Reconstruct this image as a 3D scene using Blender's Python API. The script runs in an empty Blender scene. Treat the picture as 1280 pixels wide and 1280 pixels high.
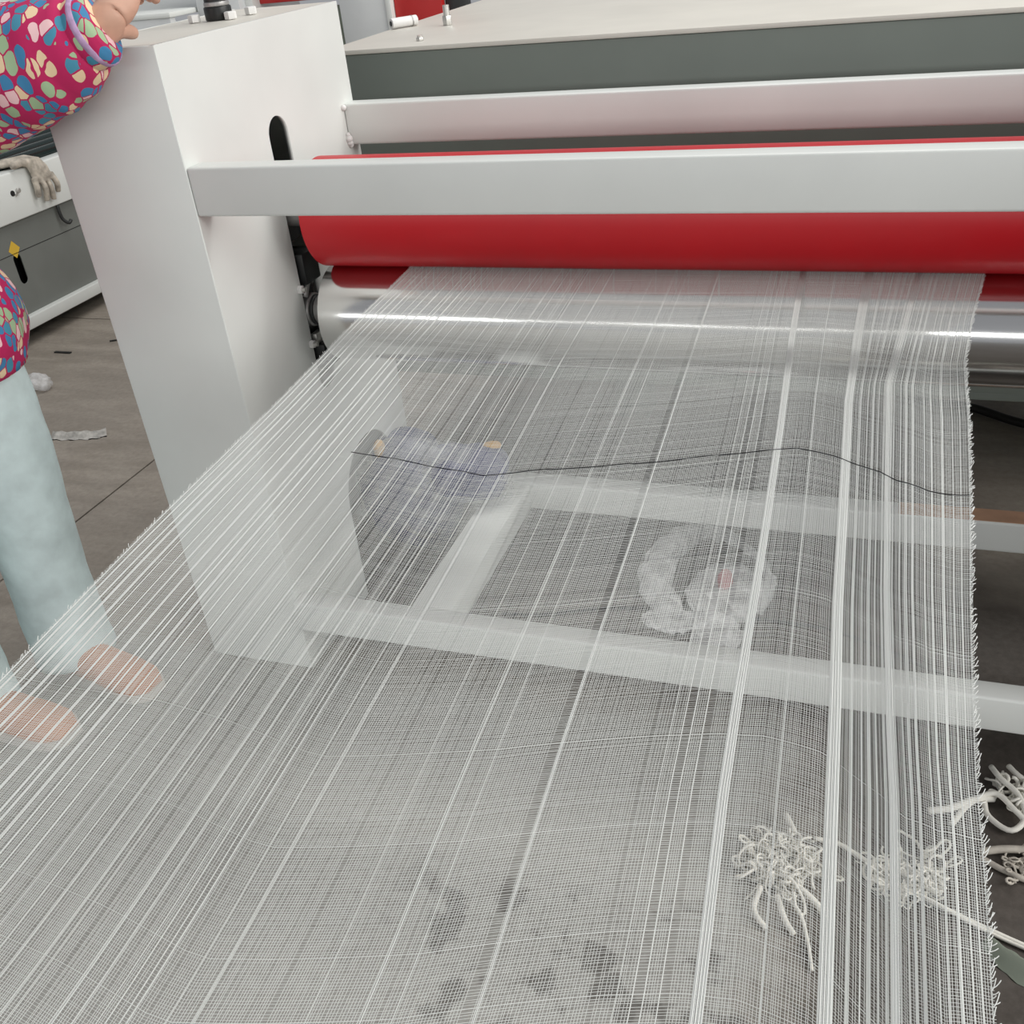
import bpy, bmesh, math, random
import numpy as np
from mathutils import Vector, Matrix

SC = bpy.context.scene
COL = SC.collection

# ------------------------------------------------------------------ camera
CAM_C = Vector((1.04253, -1.37425, 1.32750))
RGT = Vector((0.94285767, 0.31950229, -0.09453942))
UPV = Vector((-0.08952716, 0.5162284, 0.85175885))
FWD = Vector((-0.32094284, 0.79462351, -0.51533403))
cam_data = bpy.data.cameras.new('camera')
cam_data.sensor_width = 36.0
cam_data.lens = 1254.92 / 1280.0 * 36.0
cam_data.clip_start = 0.02
cam = bpy.data.objects.new('camera', cam_data)
m = Matrix.Identity(4)
for i in range(3):
    m[i][0] = RGT[i]; m[i][1] = UPV[i]; m[i][2] = -FWD[i]; m[i][3] = CAM_C[i]
cam.matrix_world = m
COL.objects.link(cam)
SC.camera = cam

# ------------------------------------------------------------------ world and light
world = bpy.data.worlds.new('hall_light')
SC.world = world
world.use_nodes = True
bg = world.node_tree.nodes['Background']
bg.inputs['Color'].default_value = (0.93, 0.95, 1.0, 1)
bg.inputs['Strength'].default_value = 0.345

def area(name, loc, target, sx, sy, power, color):
    d = bpy.data.lights.new(name, 'AREA')
    d.shape = 'RECTANGLE'; d.size = sx; d.size_y = sy
    d.energy = power; d.color = color
    o = bpy.data.objects.new(name, d)
    o.location = loc
    o.rotation_euler = (Vector(target) - Vector(loc)).to_track_quat('-Z', 'Y').to_euler()
    COL.objects.link(o)
    return o

# daylight through the open side of the hall, and a far end window and a row of roof lights
area('side_daylight', (7.4, -0.4, 3.8), (0.0, 0.3, 0.7), 7.0, 4.0, 490, (1.0, 0.985, 0.95))
area('roof_light', (1.2, 2.6, 6.0), (1.2, 2.6, 0.0), 5.0, 1.0, 190, (1.0, 0.99, 0.96))
area('end_window', (0.5, -12.0, 2.55), (0.5, 0.0, 2.55), 16.0, 0.7, 340, (1.0, 1.0, 0.99))

SC.view_settings.view_transform = 'Standard'
SC.view_settings.look = 'None'
SC.view_settings.gamma = 1.0
SC.view_settings.use_curve_mapping = False
SC.view_settings.exposure = 0.0

RND = random.Random(7)

# ------------------------------------------------------------------ materials
def new_mat(name):
    mt = bpy.data.materials.new(name)
    mt.use_nodes = True
    nt = mt.node_tree
    return mt, nt, nt.nodes['Principled BSDF']

def plain(name, col, rough=0.5, metal=0.0, noise=0.0, nscale=8.0, bump=0.0, bscale=60.0, coat=0.0):
    mt, nt, b = new_mat(name)
    b.inputs['Base Color'].default_value = (*col, 1)
    b.inputs['Roughness'].default_value = rough
    b.inputs['Metallic'].default_value = metal
    if coat:
        b.inputs['Coat Weight'].default_value = coat
        b.inputs['Coat Roughness'].default_value = 0.25
    tc = nt.nodes.new('ShaderNodeNewGeometry')
    if noise:
        n = nt.nodes.new('ShaderNodeTexNoise'); n.inputs['Scale'].default_value = nscale
        n.inputs['Detail'].default_value = 5
        nt.links.new(tc.outputs['Position'], n.inputs['Vector'])
        r = nt.nodes.new('ShaderNodeMapRange')
        r.inputs[1].default_value = 0.3; r.inputs[2].default_value = 0.7
        r.inputs[3].default_value = 1 - noise; r.inputs[4].default_value = 1 + noise * 0.4
        nt.links.new(n.outputs['Fac'], r.inputs[0])
        mx = nt.nodes.new('ShaderNodeMix'); mx.data_type = 'RGBA'; mx.blend_type = 'MULTIPLY'
        mx.inputs[0].default_value = 1.0
        mx.inputs[6].default_value = (*col, 1)
        nt.links.new(r.outputs[0], mx.inputs[7])
        nt.links.new(mx.outputs[2], b.inputs['Base Color'])
    if bump:
        n2 = nt.nodes.new('ShaderNodeTexNoise'); n2.inputs['Scale'].default_value = bscale
        nt.links.new(tc.outputs['Position'], n2.inputs['Vector'])
        bp = nt.nodes.new('ShaderNodeBump'); bp.inputs['Strength'].default_value = bump
        bp.inputs['Distance'].default_value = 0.004
        nt.links.new(n2.outputs['Fac'], bp.inputs['Height'])
        nt.links.new(bp.outputs['Normal'], b.inputs['Normal'])
    return mt

M = {}
M['white'] = plain('white_paint', (0.755, 0.775, 0.745), 0.38, noise=0.05, nscale=5)
M['weld'] = plain('weld_paint', (0.80, 0.79, 0.77), 0.4)
M['red'] = plain('red_rubber', (0.56, 0.004, 0.012), 0.40, noise=0.10, nscale=3)
M['black'] = plain('black_plastic', (0.012, 0.013, 0.013), 0.4)
M['dark_iron'] = plain('dark_iron', (0.05, 0.052, 0.052), 0.45, metal=0.4, noise=0.3, nscale=30)
M['grey_steel'] = plain('grey_steel', (0.42, 0.41, 0.40), 0.42, metal=0.6, noise=0.2, nscale=25)
M['zinc'] = plain('zinc', (0.62, 0.61, 0.58), 0.35, metal=0.8)
M['bed_top'] = plain('cream_plate', (0.72, 0.69, 0.62), 0.45, noise=0.06, nscale=6)
M['bed_front'] = plain('grey_green_paint', (0.185, 0.210, 0.185), 0.5, noise=0.10, nscale=4)
M['cab_grey'] = plain('dark_grey_green_paint', (0.19, 0.20, 0.185), 0.5, noise=0.12, nscale=5)
M['pale_grey'] = plain('pale_grey_paint', (0.70, 0.72, 0.72), 0.5, noise=0.06)
M['panel_red'] = plain('red_paint', (0.55, 0.02, 0.02), 0.4, noise=0.08)
M['tube_green'] = plain('dark_green_rubber', (0.006, 0.016, 0.015), 0.22)
M['yellow'] = plain('yellow_sticker', (0.75, 0.48, 0.05), 0.6)
M['glove'] = plain('dirty_cotton', (0.56, 0.50, 0.42), 0.95, noise=0.5, nscale=35, bump=0.6, bscale=400)
M['skin'] = plain('skin', (0.62, 0.36, 0.26), 0.55, noise=0.10, nscale=40)
M['jeans'] = plain('pale_denim', (0.67, 0.79, 0.79), 0.9, noise=0.22, nscale=14, bump=0.25, bscale=30)
M['hair'] = plain('black_hair', (0.02, 0.017, 0.015), 0.6)
M['shoe'] = plain('tan_pink_shoe', (0.60, 0.33, 0.22), 0.7, noise=0.15)
M['sole'] = plain('shoe_sole', (0.55, 0.52, 0.48), 0.8)
M['yarn'] = plain('cream_yarn', (0.78, 0.76, 0.69), 0.95, noise=0.15, nscale=60)
M['yarn_grey'] = plain('dusty_yarn', (0.50, 0.46, 0.40), 0.95, noise=0.25, nscale=50)
M['cable'] = plain('black_cable', (0.015, 0.014, 0.013), 0.6)
M['cloth_blue'] = plain('blue_violet_cloth', (0.075, 0.078, 0.19), 0.85, noise=0.35, nscale=18)
M['orange'] = plain('orange_label', (0.70, 0.42, 0.14), 0.6)
M['sage'] = plain('sage_scrap', (0.22, 0.25, 0.20), 0.9, noise=0.2)
M['thread'] = plain('white_thread', (0.84, 0.855, 0.83), 0.9)
M['thread_dark'] = plain('black_thread', (0.02, 0.02, 0.022), 0.9)

def steel_mat():
    mt, nt, b = new_mat('polished_steel')
    b.inputs['Metallic'].default_value = 1.0
    b.inputs['Base Color'].default_value = (0.70, 0.70, 0.69, 1)
    g = nt.nodes.new('ShaderNodeNewGeometry')
    mp = nt.nodes.new('ShaderNodeMapping'); mp.inputs['Scale'].default_value = (1.2, 60, 60)
    nt.links.new(g.outputs['Position'], mp.inputs['Vector'])
    n = nt.nodes.new('ShaderNodeTexNoise'); n.inputs['Scale'].default_value = 1.0
    nt.links.new(mp.outputs[0], n.inputs['Vector'])
    r = nt.nodes.new('ShaderNodeMapRange'); r.inputs[3].default_value = 0.09; r.inputs[4].default_value = 0.20
    nt.links.new(n.outputs['Fac'], r.inputs[0]); nt.links.new(r.outputs[0], b.inputs['Roughness'])
    bp = nt.nodes.new('ShaderNodeBump'); bp.inputs['Strength'].default_value = 0.05; bp.inputs['Distance'].default_value = 0.002
    nt.links.new(n.outputs['Fac'], bp.inputs['Height']); nt.links.new(bp.outputs[0], b.inputs['Normal'])
    return mt
M['steel'] = steel_mat()

def film_mat(name, col, opacity):
    mt, nt, b = new_mat(name)
    b.inputs['Base Color'].default_value = (*col, 1)
    b.inputs['Roughness'].default_value = 0.28
    g = nt.nodes.new('ShaderNodeNewGeometry')
    n = nt.nodes.new('ShaderNodeTexNoise'); n.inputs['Scale'].default_value = 24; n.inputs['Detail'].default_value = 4
    nt.links.new(g.outputs['Position'], n.inputs['Vector'])
    r = nt.nodes.new('ShaderNodeMapRange'); r.inputs[1].default_value = 0.35; r.inputs[2].default_value = 0.7
    r.inputs[3].default_value = opacity * 0.45; r.inputs[4].default_value = min(1, opacity * 1.55)
    nt.links.new(n.outputs['Fac'], r.inputs[0])
    nt.links.new(r.outputs[0], b.inputs['Alpha'])
    return mt
M['film'] = film_mat('clear_film', (0.92, 0.92, 0.92), 0.46)
M['film_bag'] = film_mat('clear_bag_film', (0.85, 0.86, 0.86), 0.24)

def print_mat():
    # magenta jacket cloth strewn with blue, mint, peach and pink drops
    mt, nt, b = new_mat('drop_print_cloth')
    b.inputs['Roughness'].default_value = 0.85
    tc = nt.nodes.new('ShaderNodeNewGeometry')
    nz = nt.nodes.new('ShaderNodeTexNoise'); nz.inputs['Scale'].default_value = 30
    nt.links.new(tc.outputs['Position'], nz.inputs['Vector'])
    sc = nt.nodes.new('ShaderNodeVectorMath'); sc.operation = 'SCALE'; sc.inputs[3].default_value = 0.010
    nt.links.new(nz.outputs['Color'], sc.inputs[0])
    ad = nt.nodes.new('ShaderNodeVectorMath'); ad.operation = 'ADD'
    nt.links.new(tc.outputs['Position'], ad.inputs[0]); nt.links.new(sc.outputs[0], ad.inputs[1])
    mp = nt.nodes.new('ShaderNodeMapping'); mp.inputs['Rotation'].default_value = (0.3, 0.5, 0.2); mp.inputs['Scale'].default_value = (1.4, 1.0, 0.8)
    nt.links.new(ad.outputs[0], mp.inputs['Vector'])
    v = nt.nodes.new('ShaderNodeTexVoronoi'); v.inputs['Scale'].default_value = 46; v.inputs['Randomness'].default_value = 0.85
    nt.links.new(mp.outputs[0], v.inputs['Vector'])
    ve = nt.nodes.new('ShaderNodeTexVoronoi')
    ve.inputs['Scale'].default_value = 46; ve.inputs['Randomness'].default_value = 0.85
    nt.links.new(mp.outputs[0], ve.inputs['Vector'])
    lt = nt.nodes.new('ShaderNodeMath'); lt.operation = 'LESS_THAN'; lt.inputs[1].default_value = 0.57
    nt.links.new(ve.outputs['Distance'], lt.inputs[0])
    vd = nt.nodes.new('ShaderNodeTexVoronoi'); vd.feature = 'DISTANCE_TO_EDGE'
    vd.inputs['Scale'].default_value = 46; vd.inputs['Randomness'].default_value = 0.85
    nt.links.new(mp.outputs[0], vd.inputs['Vector'])
    gt = nt.nodes.new('ShaderNodeMath'); gt.operation = 'GREATER_THAN'; gt.inputs[1].default_value = 0.05
    nt.links.new(vd.outputs['Distance'], gt.inputs[0])
    both = nt.nodes.new('ShaderNodeMath'); both.operation = 'MULTIPLY'
    nt.links.new(lt.outputs[0], both.inputs[0]); nt.links.new(gt.outputs[0], both.inputs[1])
    sp = nt.nodes.new('ShaderNodeSeparateColor')
    nt.links.new(v.outputs['Color'], sp.inputs[0])
    cr = nt.nodes.new('ShaderNodeValToRGB'); cr.color_ramp.interpolation = 'CONSTANT'
    els = cr.color_ramp.elements
    els[0].position = 0.0; els[0].color = (0.05, 0.22, 0.42, 1)
    els[1].position = 0.30; els[1].color = (0.36, 0.50, 0.30, 1)
    for p, c in ((0.52, (0.80, 0.60, 0.38, 1)), (0.72, (0.85, 0.55, 0.56, 1)), (0.88, (0.06, 0.26, 0.38, 1))):
        e = els.new(p); e.color = c
    nt.links.new(sp.outputs[0], cr.inputs[0])
    mx = nt.nodes.new('ShaderNodeMix'); mx.data_type = 'RGBA'
    mx.inputs[6].default_value = (0.48, 0.012, 0.10, 1)
    nt.links.new(both.outputs[0], mx.inputs[0]); nt.links.new(cr.outputs[0], mx.inputs[7])
    nt.links.new(mx.outputs[2], b.inputs['Base Color'])
    return mt
M['print'] = print_mat()

def floor_mat():
    mt, nt, b = new_mat('worn_concrete')
    L = nt.links
    g = nt.nodes.new('ShaderNodeNewGeometry')
    sep = nt.nodes.new('ShaderNodeSeparateXYZ'); L.new(g.outputs['Position'], sep.inputs[0])
    def noise(scale, detail=6, rough=0.6, stretch=None):
        n = nt.nodes.new('ShaderNodeTexNoise'); n.inputs['Scale'].default_value = scale
        n.inputs['Detail'].default_value = detail; n.inputs['Roughness'].default_value = rough
        if stretch:
            mp = nt.nodes.new('ShaderNodeMapping'); mp.inputs['Scale'].default_value = stretch
            L.new(g.outputs['Position'], mp.inputs['Vector']); L.new(mp.outputs[0], n.inputs['Vector'])
        else:
            L.new(g.outputs['Position'], n.inputs['Vector'])
        return n.outputs['Fac']
    def rng(src, a, b_, lo=0.0, hi=1.0):
        r = nt.nodes.new('ShaderNodeMapRange'); r.interpolation_type = 'SMOOTHSTEP'
        r.inputs[1].default_value = a; r.inputs[2].default_value = b_
        r.inputs[3].default_value = lo; r.inputs[4].default_value = hi
        L.new(src, r.inputs[0]); return r.outputs[0]
    def math_(op, a, b_):
        n = nt.nodes.new('ShaderNodeMath'); n.operation = op
        for i, s in enumerate((a, b_)):
            if isinstance(s, (int, float)): n.inputs[i].default_value = s
            else: L.new(s, n.inputs[i])
        return n.outputs[0]
    def mix(f, a, b_, mode='MIX'):
        n = nt.nodes.new('ShaderNodeMix'); n.data_type = 'RGBA'; n.blend_type = mode
        if isinstance(f, (int, float)): n.inputs[0].default_value = f
        else: L.new(f, n.inputs[0])
        for i, s in ((6, a), (7, b_)):
            if isinstance(s, tuple): n.inputs[i].default_value = (*s, 1)
            else: L.new(s, n.inputs[i])
        return n.outputs[2]
    big = noise(1.6); mid = noise(7.0, 8, 0.65); fine = noise(60, 8, 0.7); sweep = noise(5.0, 6, 0.6, (0.6, 2.2, 1))
    x = math_('ADD', sep.outputs[0], math_('MULTIPLY', math_('SUBTRACT', mid, 0.5), 0.30))
    y = math_('ADD', sep.outputs[1], math_('MULTIPLY', math_('SUBTRACT', mid, 0.5), 0.22))
    col = mix(rng(sweep, 0.35, 0.68), (0.27, 0.236, 0.194), (0.41, 0.362, 0.304))
    col = mix(rng(big, 0.40, 0.62, 0, 0.5), col, (0.335, 0.297, 0.255))
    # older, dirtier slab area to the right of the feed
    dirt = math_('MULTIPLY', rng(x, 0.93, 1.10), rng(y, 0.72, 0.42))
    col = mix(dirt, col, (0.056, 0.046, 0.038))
    # darker floor colour under the machine and its table
    under_tone = math_('MULTIPLY', math_('MULTIPLY', rng(x, -0.28, -0.05), rng(y, 0.03, 0.16)), math_('MULTIPLY', rng(y, 1.5, 0.95), rng(x, 1.32, 1.08)))
    col = mix(under_tone, col, (0.072, 0.062, 0.052))
    # pale skim of cement dust in front of the machine
    pale = math_('MULTIPLY', math_('MULTIPLY', rng(x, 1.06, 0.90), rng(x, -0.75, -0.35)), rng(y, 0.10, -0.04))
    col = mix(pale, col, (0.38, 0.377, 0.35))
    # damp oily blotches
    sp = math_('MULTIPLY', rng(noise(15, 3, 0.5), 0.52, 0.62), math_('MULTIPLY', rng(y, -0.34, -0.46), rng(x, 0.34, 0.5)))
    col = mix(math_('MULTIPLY', sp, 0.75), col, (0.10, 0.095, 0.085))
    col = mix(rng(fine, 0.3, 0.75, 0.0, 0.35), col, (0.14, 0.122, 0.105))
    L.new(col, b.inputs['Base Color'])
    L.new(rng(mid, 0.3, 0.7, 0.55, 0.85), b.inputs['Roughness'])
    bp = nt.nodes.new('ShaderNodeBump'); bp.inputs['Strength'].default_value = 0.25; bp.inputs['Distance'].default_value = 0.004
    L.new(fine, bp.inputs['Height']); L.new(bp.outputs[0], b.inputs['Normal'])
    return mt
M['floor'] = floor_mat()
M['joint'] = plain('dark_joint', (0.035, 0.028, 0.024), 0.9)

# ------------------------------------------------------------------ helpers
def link(name, me, mat, parent=None, loc=None):
    o = bpy.data.objects.new(name, me)
    if mat: me.materials.append(M[mat] if isinstance(mat, str) else mat)
    COL.objects.link(o)
    if parent: o.parent = parent
    if loc: o.location = loc
    return o

def tag(o, label, cat, group=None):
    o['label'] = label; o['category'] = cat
    if group: o['group'] = group
    return o

def empty(name, loc, label=None, cat=None, group=None):
    o = bpy.data.objects.new(name, None)
    o.empty_display_size = 0.05
    o.location = loc
    COL.objects.link(o)
    if label: tag(o, label, cat, group)
    return o

def from_bm(name, bm, mat, parent=None, smooth=False):
    """geometry given in world coordinates; the parent offset is taken off"""
    me = bpy.data.meshes.new(name)
    if parent is not None:
        off = Vector((0, 0, 0)); p = parent
        while p is not None:
            off += Vector(p.location); p = p.parent
        bmesh.ops.translate(bm, verts=bm.verts, vec=-off)
    bm.normal_update()
    bm.to_mesh(me); bm.free()
    if smooth:
        for p in me.polygons: p.use_smooth = True
    return link(name, me, mat, parent)

def autosmooth(o, angle=35):
    for p in o.data.polygons: p.use_smooth = True
    o.data.set_sharp_from_angle(angle=math.radians(angle))
    return o

def box(name, x0, x1, y0, y1, z0, z1, mat, parent=None, bev=0.003, seg=2):
    bm = bmesh.new()
    bmesh.ops.create_cube(bm, size=1)
    for v in bm.verts:
        v.co.x = x0 + (v.co.x + 0.5) * (x1 - x0)
        v.co.y = y0 + (v.co.y + 0.5) * (y1 - y0)
        v.co.z = z0 + (v.co.z + 0.5) * (z1 - z0)
    if bev:
        bmesh.ops.bevel(bm, geom=bm.edges[:], offset=bev, segments=seg, affect='EDGES', profile=0.5)
    o = from_bm(name, bm, mat, parent)
    if bev: autosmooth(o, 40)
    return o

def add_cyl(bm, p0, p1, r0, r1=None, n=24, caps=True):
    p0 = Vector(p0); p1 = Vector(p1); r1 = r0 if r1 is None else r1
    d = (p1 - p0).normalized()
    a = d.orthogonal().normalized(); b = d.cross(a)
    A = []; B = []
    for i in range(n):
        t = 2 * math.pi * i / n
        e = a * math.cos(t) + b * math.sin(t)
        A.append(bm.verts.new(p0 + e * r0)); B.append(bm.verts.new(p1 + e * r1))
    for i in range(n):
        j = (i + 1) % n
        bm.faces.new((A[i], A[j], B[j], B[i]))
    if caps:
        bm.faces.new(A[::-1]); bm.faces.new(B)

def cyl(name, p0, p1, r, mat, parent=None, n=28, r1=None, bev=0.0):
    bm = bmesh.new()
    add_cyl(bm, p0, p1, r, r1, n)
    if bev:
        es = [e for e in bm.edges if len(e.link_faces) == 2 and any(len(f.verts) > 4 for f in e.link_faces)]
        bmesh.ops.bevel(bm, geom=es, offset=bev, segments=3, affect='EDGES', profile=0.5)
    o = from_bm(name, bm, mat, parent)
    return autosmooth(o, 40)

def loft(bm, rings, close_ends=True):
    prev = None; first = None
    for ring in rings:
        vs = [bm.verts.new(p) for p in ring]
        if prev:
            n = len(vs)
            for i in range(n):
                j = (i + 1) % n
                bm.faces.new((prev[i], prev[j], vs[j], vs[i]))
        else:
            first = vs
        prev = vs
    if close_ends:
        bm.faces.new(first[::-1]); bm.faces.new(prev)

def smooth_path(pts, n):
    """Catmull-Rom through points (any dimension)"""
    P = [np.array(p, float) for p in pts]
    P = [2 * P[0] - P[1]] + P + [2 * P[-1] - P[-2]]
    out = []
    segs = len(P) - 3
    for k in range(n):
        t = k / (n - 1) * segs
        i = min(int(t), segs - 1); u = t - i
        a, b, c, d = P[i], P[i + 1], P[i + 2], P[i + 3]
        out.append(0.5 * ((2 * b) + (c - a) * u + (2 * a - 5 * b + 4 * c - d) * u * u + (3 * b - a - 3 * c + d) * u ** 3))
    return out

def tube(bm, path, radii, n=14, wrinkle=0.0, seed=0, freq=3.0, caps=True):
    """path of 3D points; radii scalars or (ra, rb)"""
    rr = random.Random(seed); ph = [rr.uniform(0, 6.28) for _ in range(6)]
    pts = [Vector(p) for p in path]
    d0 = (pts[1] - pts[0]).normalized()
    a = d0.orthogonal().normalized()
    rings = []
    for k, p in enumerate(pts):
        d = (pts[min(k + 1, len(pts) - 1)] - pts[max(k - 1, 0)]).normalized()
        a = (a - d * a.dot(d)).normalized(); b = d.cross(a)
        r = radii[k] if not isinstance(radii, (int, float)) else radii
        ra, rb = r if isinstance(r, (tuple, list, np.ndarray)) else (r, r)
        ring = []
        for i in range(n):
            t = 2 * math.pi * i / n
            w = 1.0
            if wrinkle:
                w += wrinkle * (math.sin(freq * k * 0.55 + 2 * t + ph[0]) * 0.5 + math.sin(freq * k * 0.23 - 3 * t + ph[1]) * 0.35
                                + math.sin(1.7 * k + t + ph[2]) * 0.3)
            ring.append(p + a * (math.cos(t) * ra * w) + b * (math.sin(t) * rb * w))
        rings.append(ring)
    loft(bm, rings, caps)

def plate_outline(name, outer, holes, thick, axis_map, mat, parent):
    """2D outline with holes (u, v) extruded by thick; axis_map turns (u, v, w) into a world point"""
    cu = bpy.data.curves.new(name, 'CURVE'); cu.dimensions = '2D'; cu.fill_mode = 'BOTH'
    cu.extrude = thick / 2
    for poly in [outer] + holes:
        s = cu.splines.new('POLY'); s.points.add(len(poly) - 1); s.use_cyclic_u = True
        for p, (u, v) in zip(s.points, poly): p.co = (u, v, 0, 1)
    tmp = bpy.data.objects.new('tmp', cu); COL.objects.link(tmp)
    dg = bpy.context.evaluated_depsgraph_get(); dg.update()
    me = bpy.data.meshes.new_from_object(tmp.evaluated_get(dg))
    bpy.data.objects.remove(tmp); bpy.data.curves.remove(cu)
    bm = bmesh.new(); bm.from_mesh(me); bpy.data.meshes.remove(me)
    bmesh.ops.remove_doubles(bm, verts=bm.verts, dist=1e-5)
    for v in bm.verts: v.co = Vector(axis_map(v.co.x, v.co.y, v.co.z))
    bmesh.ops.recalc_face_normals(bm, faces=bm.faces)
    return from_bm(name, bm, mat, parent)

def slot_poly(cu, v0, v1, r, n=12):
    out = []
    for i in range(n + 1):
        t = math.pi * i / n
        out.append((cu + r * math.cos(t), v1 - r + r * math.sin(t)))
    for i in range(n + 1):
        t = math.pi + math.pi * i / n
        out.append((cu + r * math.cos(t), v0 + r + r * math.sin(t)))
    return out

def strands(name, paths, rad, mat, parent=None, n=6):
    bm = bmesh.new()
    for k, pth in enumerate(paths):
        r = rad[k] if isinstance(rad, list) else rad
        tube(bm, pth, [r] * len(pth), n)
    return from_bm(name, bm, mat, parent, smooth=True)

# ------------------------------------------------------------------ floor
floor = box('floor', -9, 7, -6, 11, -0.08, -0.010, 'joint', None, 0)
floor['kind'] = 'structure'
JX = [-9, -4.9, -0.965, 2.97, 7]; JY = [-6, -2.07, 1.864, 5.8, 11]
G = 0.0035
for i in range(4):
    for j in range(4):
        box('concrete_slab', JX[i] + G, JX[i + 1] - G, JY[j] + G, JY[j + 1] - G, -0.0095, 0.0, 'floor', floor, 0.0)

# ------------------------------------------------------------------ rolling machine
H = 1.2; D = 0.59; W = 0.241; RX = 1.62
mach = empty('rolling_machine', (0.8, 0.3, 0), 'white welded stand carrying a red roller over a polished steel roller', 'machine')
T = 0.008
def arch():
    out = [(0, 0), (0.268, 0), (0.268, 0.235)]
    for i in range(1, 14):
        t = math.pi - math.pi * i / 14
        out.append((0.386 + 0.118 * math.cos(t), 0.235 + 0.118 * math.sin(t)))
    return out + [(0.504, 0.235), (0.504, 0), (D, 0), (D, H), (0, H)]
def column(xi, sgn):
    """xi: x of the inner plate; sgn: direction away from the rollers"""
    xo = xi + sgn * W
    lo, hi = min(xi, xo), max(xi, xo)
    slot = slot_poly(0.2885, 0.515, 1.045, 0.0335)
    side = plate_outline('side_plate', arch(), [slot], T, lambda u, v, w: (xi + sgn * (T / 2 + w), u, v), 'white', mach)
    plate_outline('side_plate', arch(), [], T, lambda u, v, w: (xo - sgn * (T / 2 + w), u, v), 'white', mach)
    box('front_panel', lo + 0.0005, hi - 0.0005, -0.0015, T, 0.0, H - 0.0002, 'white', mach, 0.0025)
    box('rear_panel', lo + 0.001, hi - 0.001, D - T, D + 0.001, 0.0, H - 0.001, 'white', mach, 0.002)
    box('top_plate', lo + T * 0.6, hi - T * 0.6, T * 0.5, D - T * 0.5, H - T, H - 0.0006, 'bed_top', mach, 0.0)
    # sliding bearing blocks in the slot
    for z, nm in ((0.874, 'upper'), (0.682, 'lower')):
        bb = box('bearing_block', min(xi + sgn * 0.012, xi + sgn * 0.08), max(xi + sgn * 0.012, xi + sgn * 0.08), 0.258, 0.319, z - 0.055, z + 0.055, 'dark_iron', mach, 0.004)
    return side
column(0.0, -1)
column(RX, 1)

# rails and brace
def rail(name, x0, x1, y0, y1, z0, z1):
    return box(name, x0, x1, y0, y1, z0, z1, 'white', mach, 0.005, 3)
fr = rail('front_rail', 0.0, RX, -0.001, 0.042, 0.945, 1.022)
rr_ = rail('rear_rail', 0.0, RX, 0.545, 0.588, 0.939, 1.018)
lf = rail('lower_front_rail', 0.0, RX, -0.016, 0.028, 0.112, 0.181)
lr = rail('lower_rear_rail', 0.0, RX, 0.522, 0.575, 0.112, 0.181)
M['rail_orange'] = plain('orange_rail_top', (0.58, 0.34, 0.22), 0.7, noise=0.2, nscale=20)
o = box('orange_strip', 1.13, RX - 0.01, 0.526, 0.573, 0.1805, 0.1816, 'rail_orange', lr, 0)  # thin orange strip over the right part of the rail top
o['label'] = 'orange strip along the rail top'
box('cross_brace', 0.243, 0.328, 0.026, 0.524, 0.113, 0.180, 'white', mach, 0.004)
# weld lumps at the rear rail
for (y, z, s) in ((0.54, 1.012, .006), (0.541, 0.952, .008), (0.543, 0.944, .007), (0.546, 0.939, .006), (0.540, 0.960, .005)):
    bm = bmesh.new()
    bmesh.ops.create_icosphere(bm, subdivisions=2, radius=s, matrix=Matrix.Translation((0.003, y, z)))
    from_bm('weld_bead', bm, 'weld', rr_, True)

# red roller
RR, RZ, SR, SZ, RY = 0.098, 0.874, 0.094, 0.682, 0.2885
XA, XB = 0.066, RX - 0.066
red = cyl('red_roller', (XA, RY, RZ), (XB, RY, RZ), RR, 'red', mach, 96, bev=0.008)
cyl('shaft', (-0.05, RY, RZ), (XA, RY, RZ), 0.026, 'grey_steel', red)
cyl('shaft', (XB, RY, RZ), (RX + 0.05, RY, RZ), 0.026, 'grey_steel', red)
cyl('end_disc', (XA - 0.004, RY, RZ), (XA + 0.003, RY, RZ), 0.084, 'grey_steel', red, 48)
stl = cyl('steel_roller', (XA - 0.006, RY, SZ), (XB + 0.006, RY, SZ), SR - 0.0008, 'steel', mach, 128, bev=0.006)
cyl('shaft', (-0.05, RY, SZ), (XA, RY, SZ), 0.027, 'grey_steel', stl, 32)
cyl('shaft', (XB, RY, SZ), (RX + 0.05, RY, SZ), 0.027, 'grey_steel', stl, 32)
cyl('bearing_ring', (-0.012, RY, SZ), (0.004, RY, SZ), 0.033, 'grey_steel', stl, 32, bev=0.004)
cyl('bearing_ring', (0.004, RY, SZ), (0.012, RY, SZ), 0.0305, 'dark_iron', stl, 32, bev=0.003)
# slot fittings: black spacer blocks, pinch bracket, clamp bolts
box('spacer_block', -0.05, 0.012, 0.262, 0.318, 0.74, 0.80, 'black', mach, 0.003)
box('spacer_block', -0.04, 0.020, 0.262, 0.318, 0.565, 0.618, 'black', mach, 0.003)
box('spacer_block', -0.03, 0.004, 0.262, 0.318, 0.905, 0.935, 'tube_green', mach, 0.003)
bm = bmesh.new()
tube(bm, smooth_path([(-0.010, 0.310, 0.732), (0.000, 0.296, 0.745), (0.002, 0.276, 0.738), (0.000, 0.263, 0.716)], 12), [0.006] * 12, 10)
from_bm('lifting_hook', bm, 'grey_steel', mach, True)
box('pinch_bracket', -0.005, 0.008, 0.262, 0.315, 0.618, 0.640, 'zinc', mach, 0.002)
def bolt(y, z):
    b = cyl('clamp_bolt', (0.0, y, z), (0.009, y, z), 0.0085, 'weld', mach, 6, bev=0.0012)
    cyl('bolt_tip', (0.009, y, z), (0.016, y, z), 0.0045, 'zinc', b, 12)
bolt(0.246, 0.737); bolt(0.248, 0.625)
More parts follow.
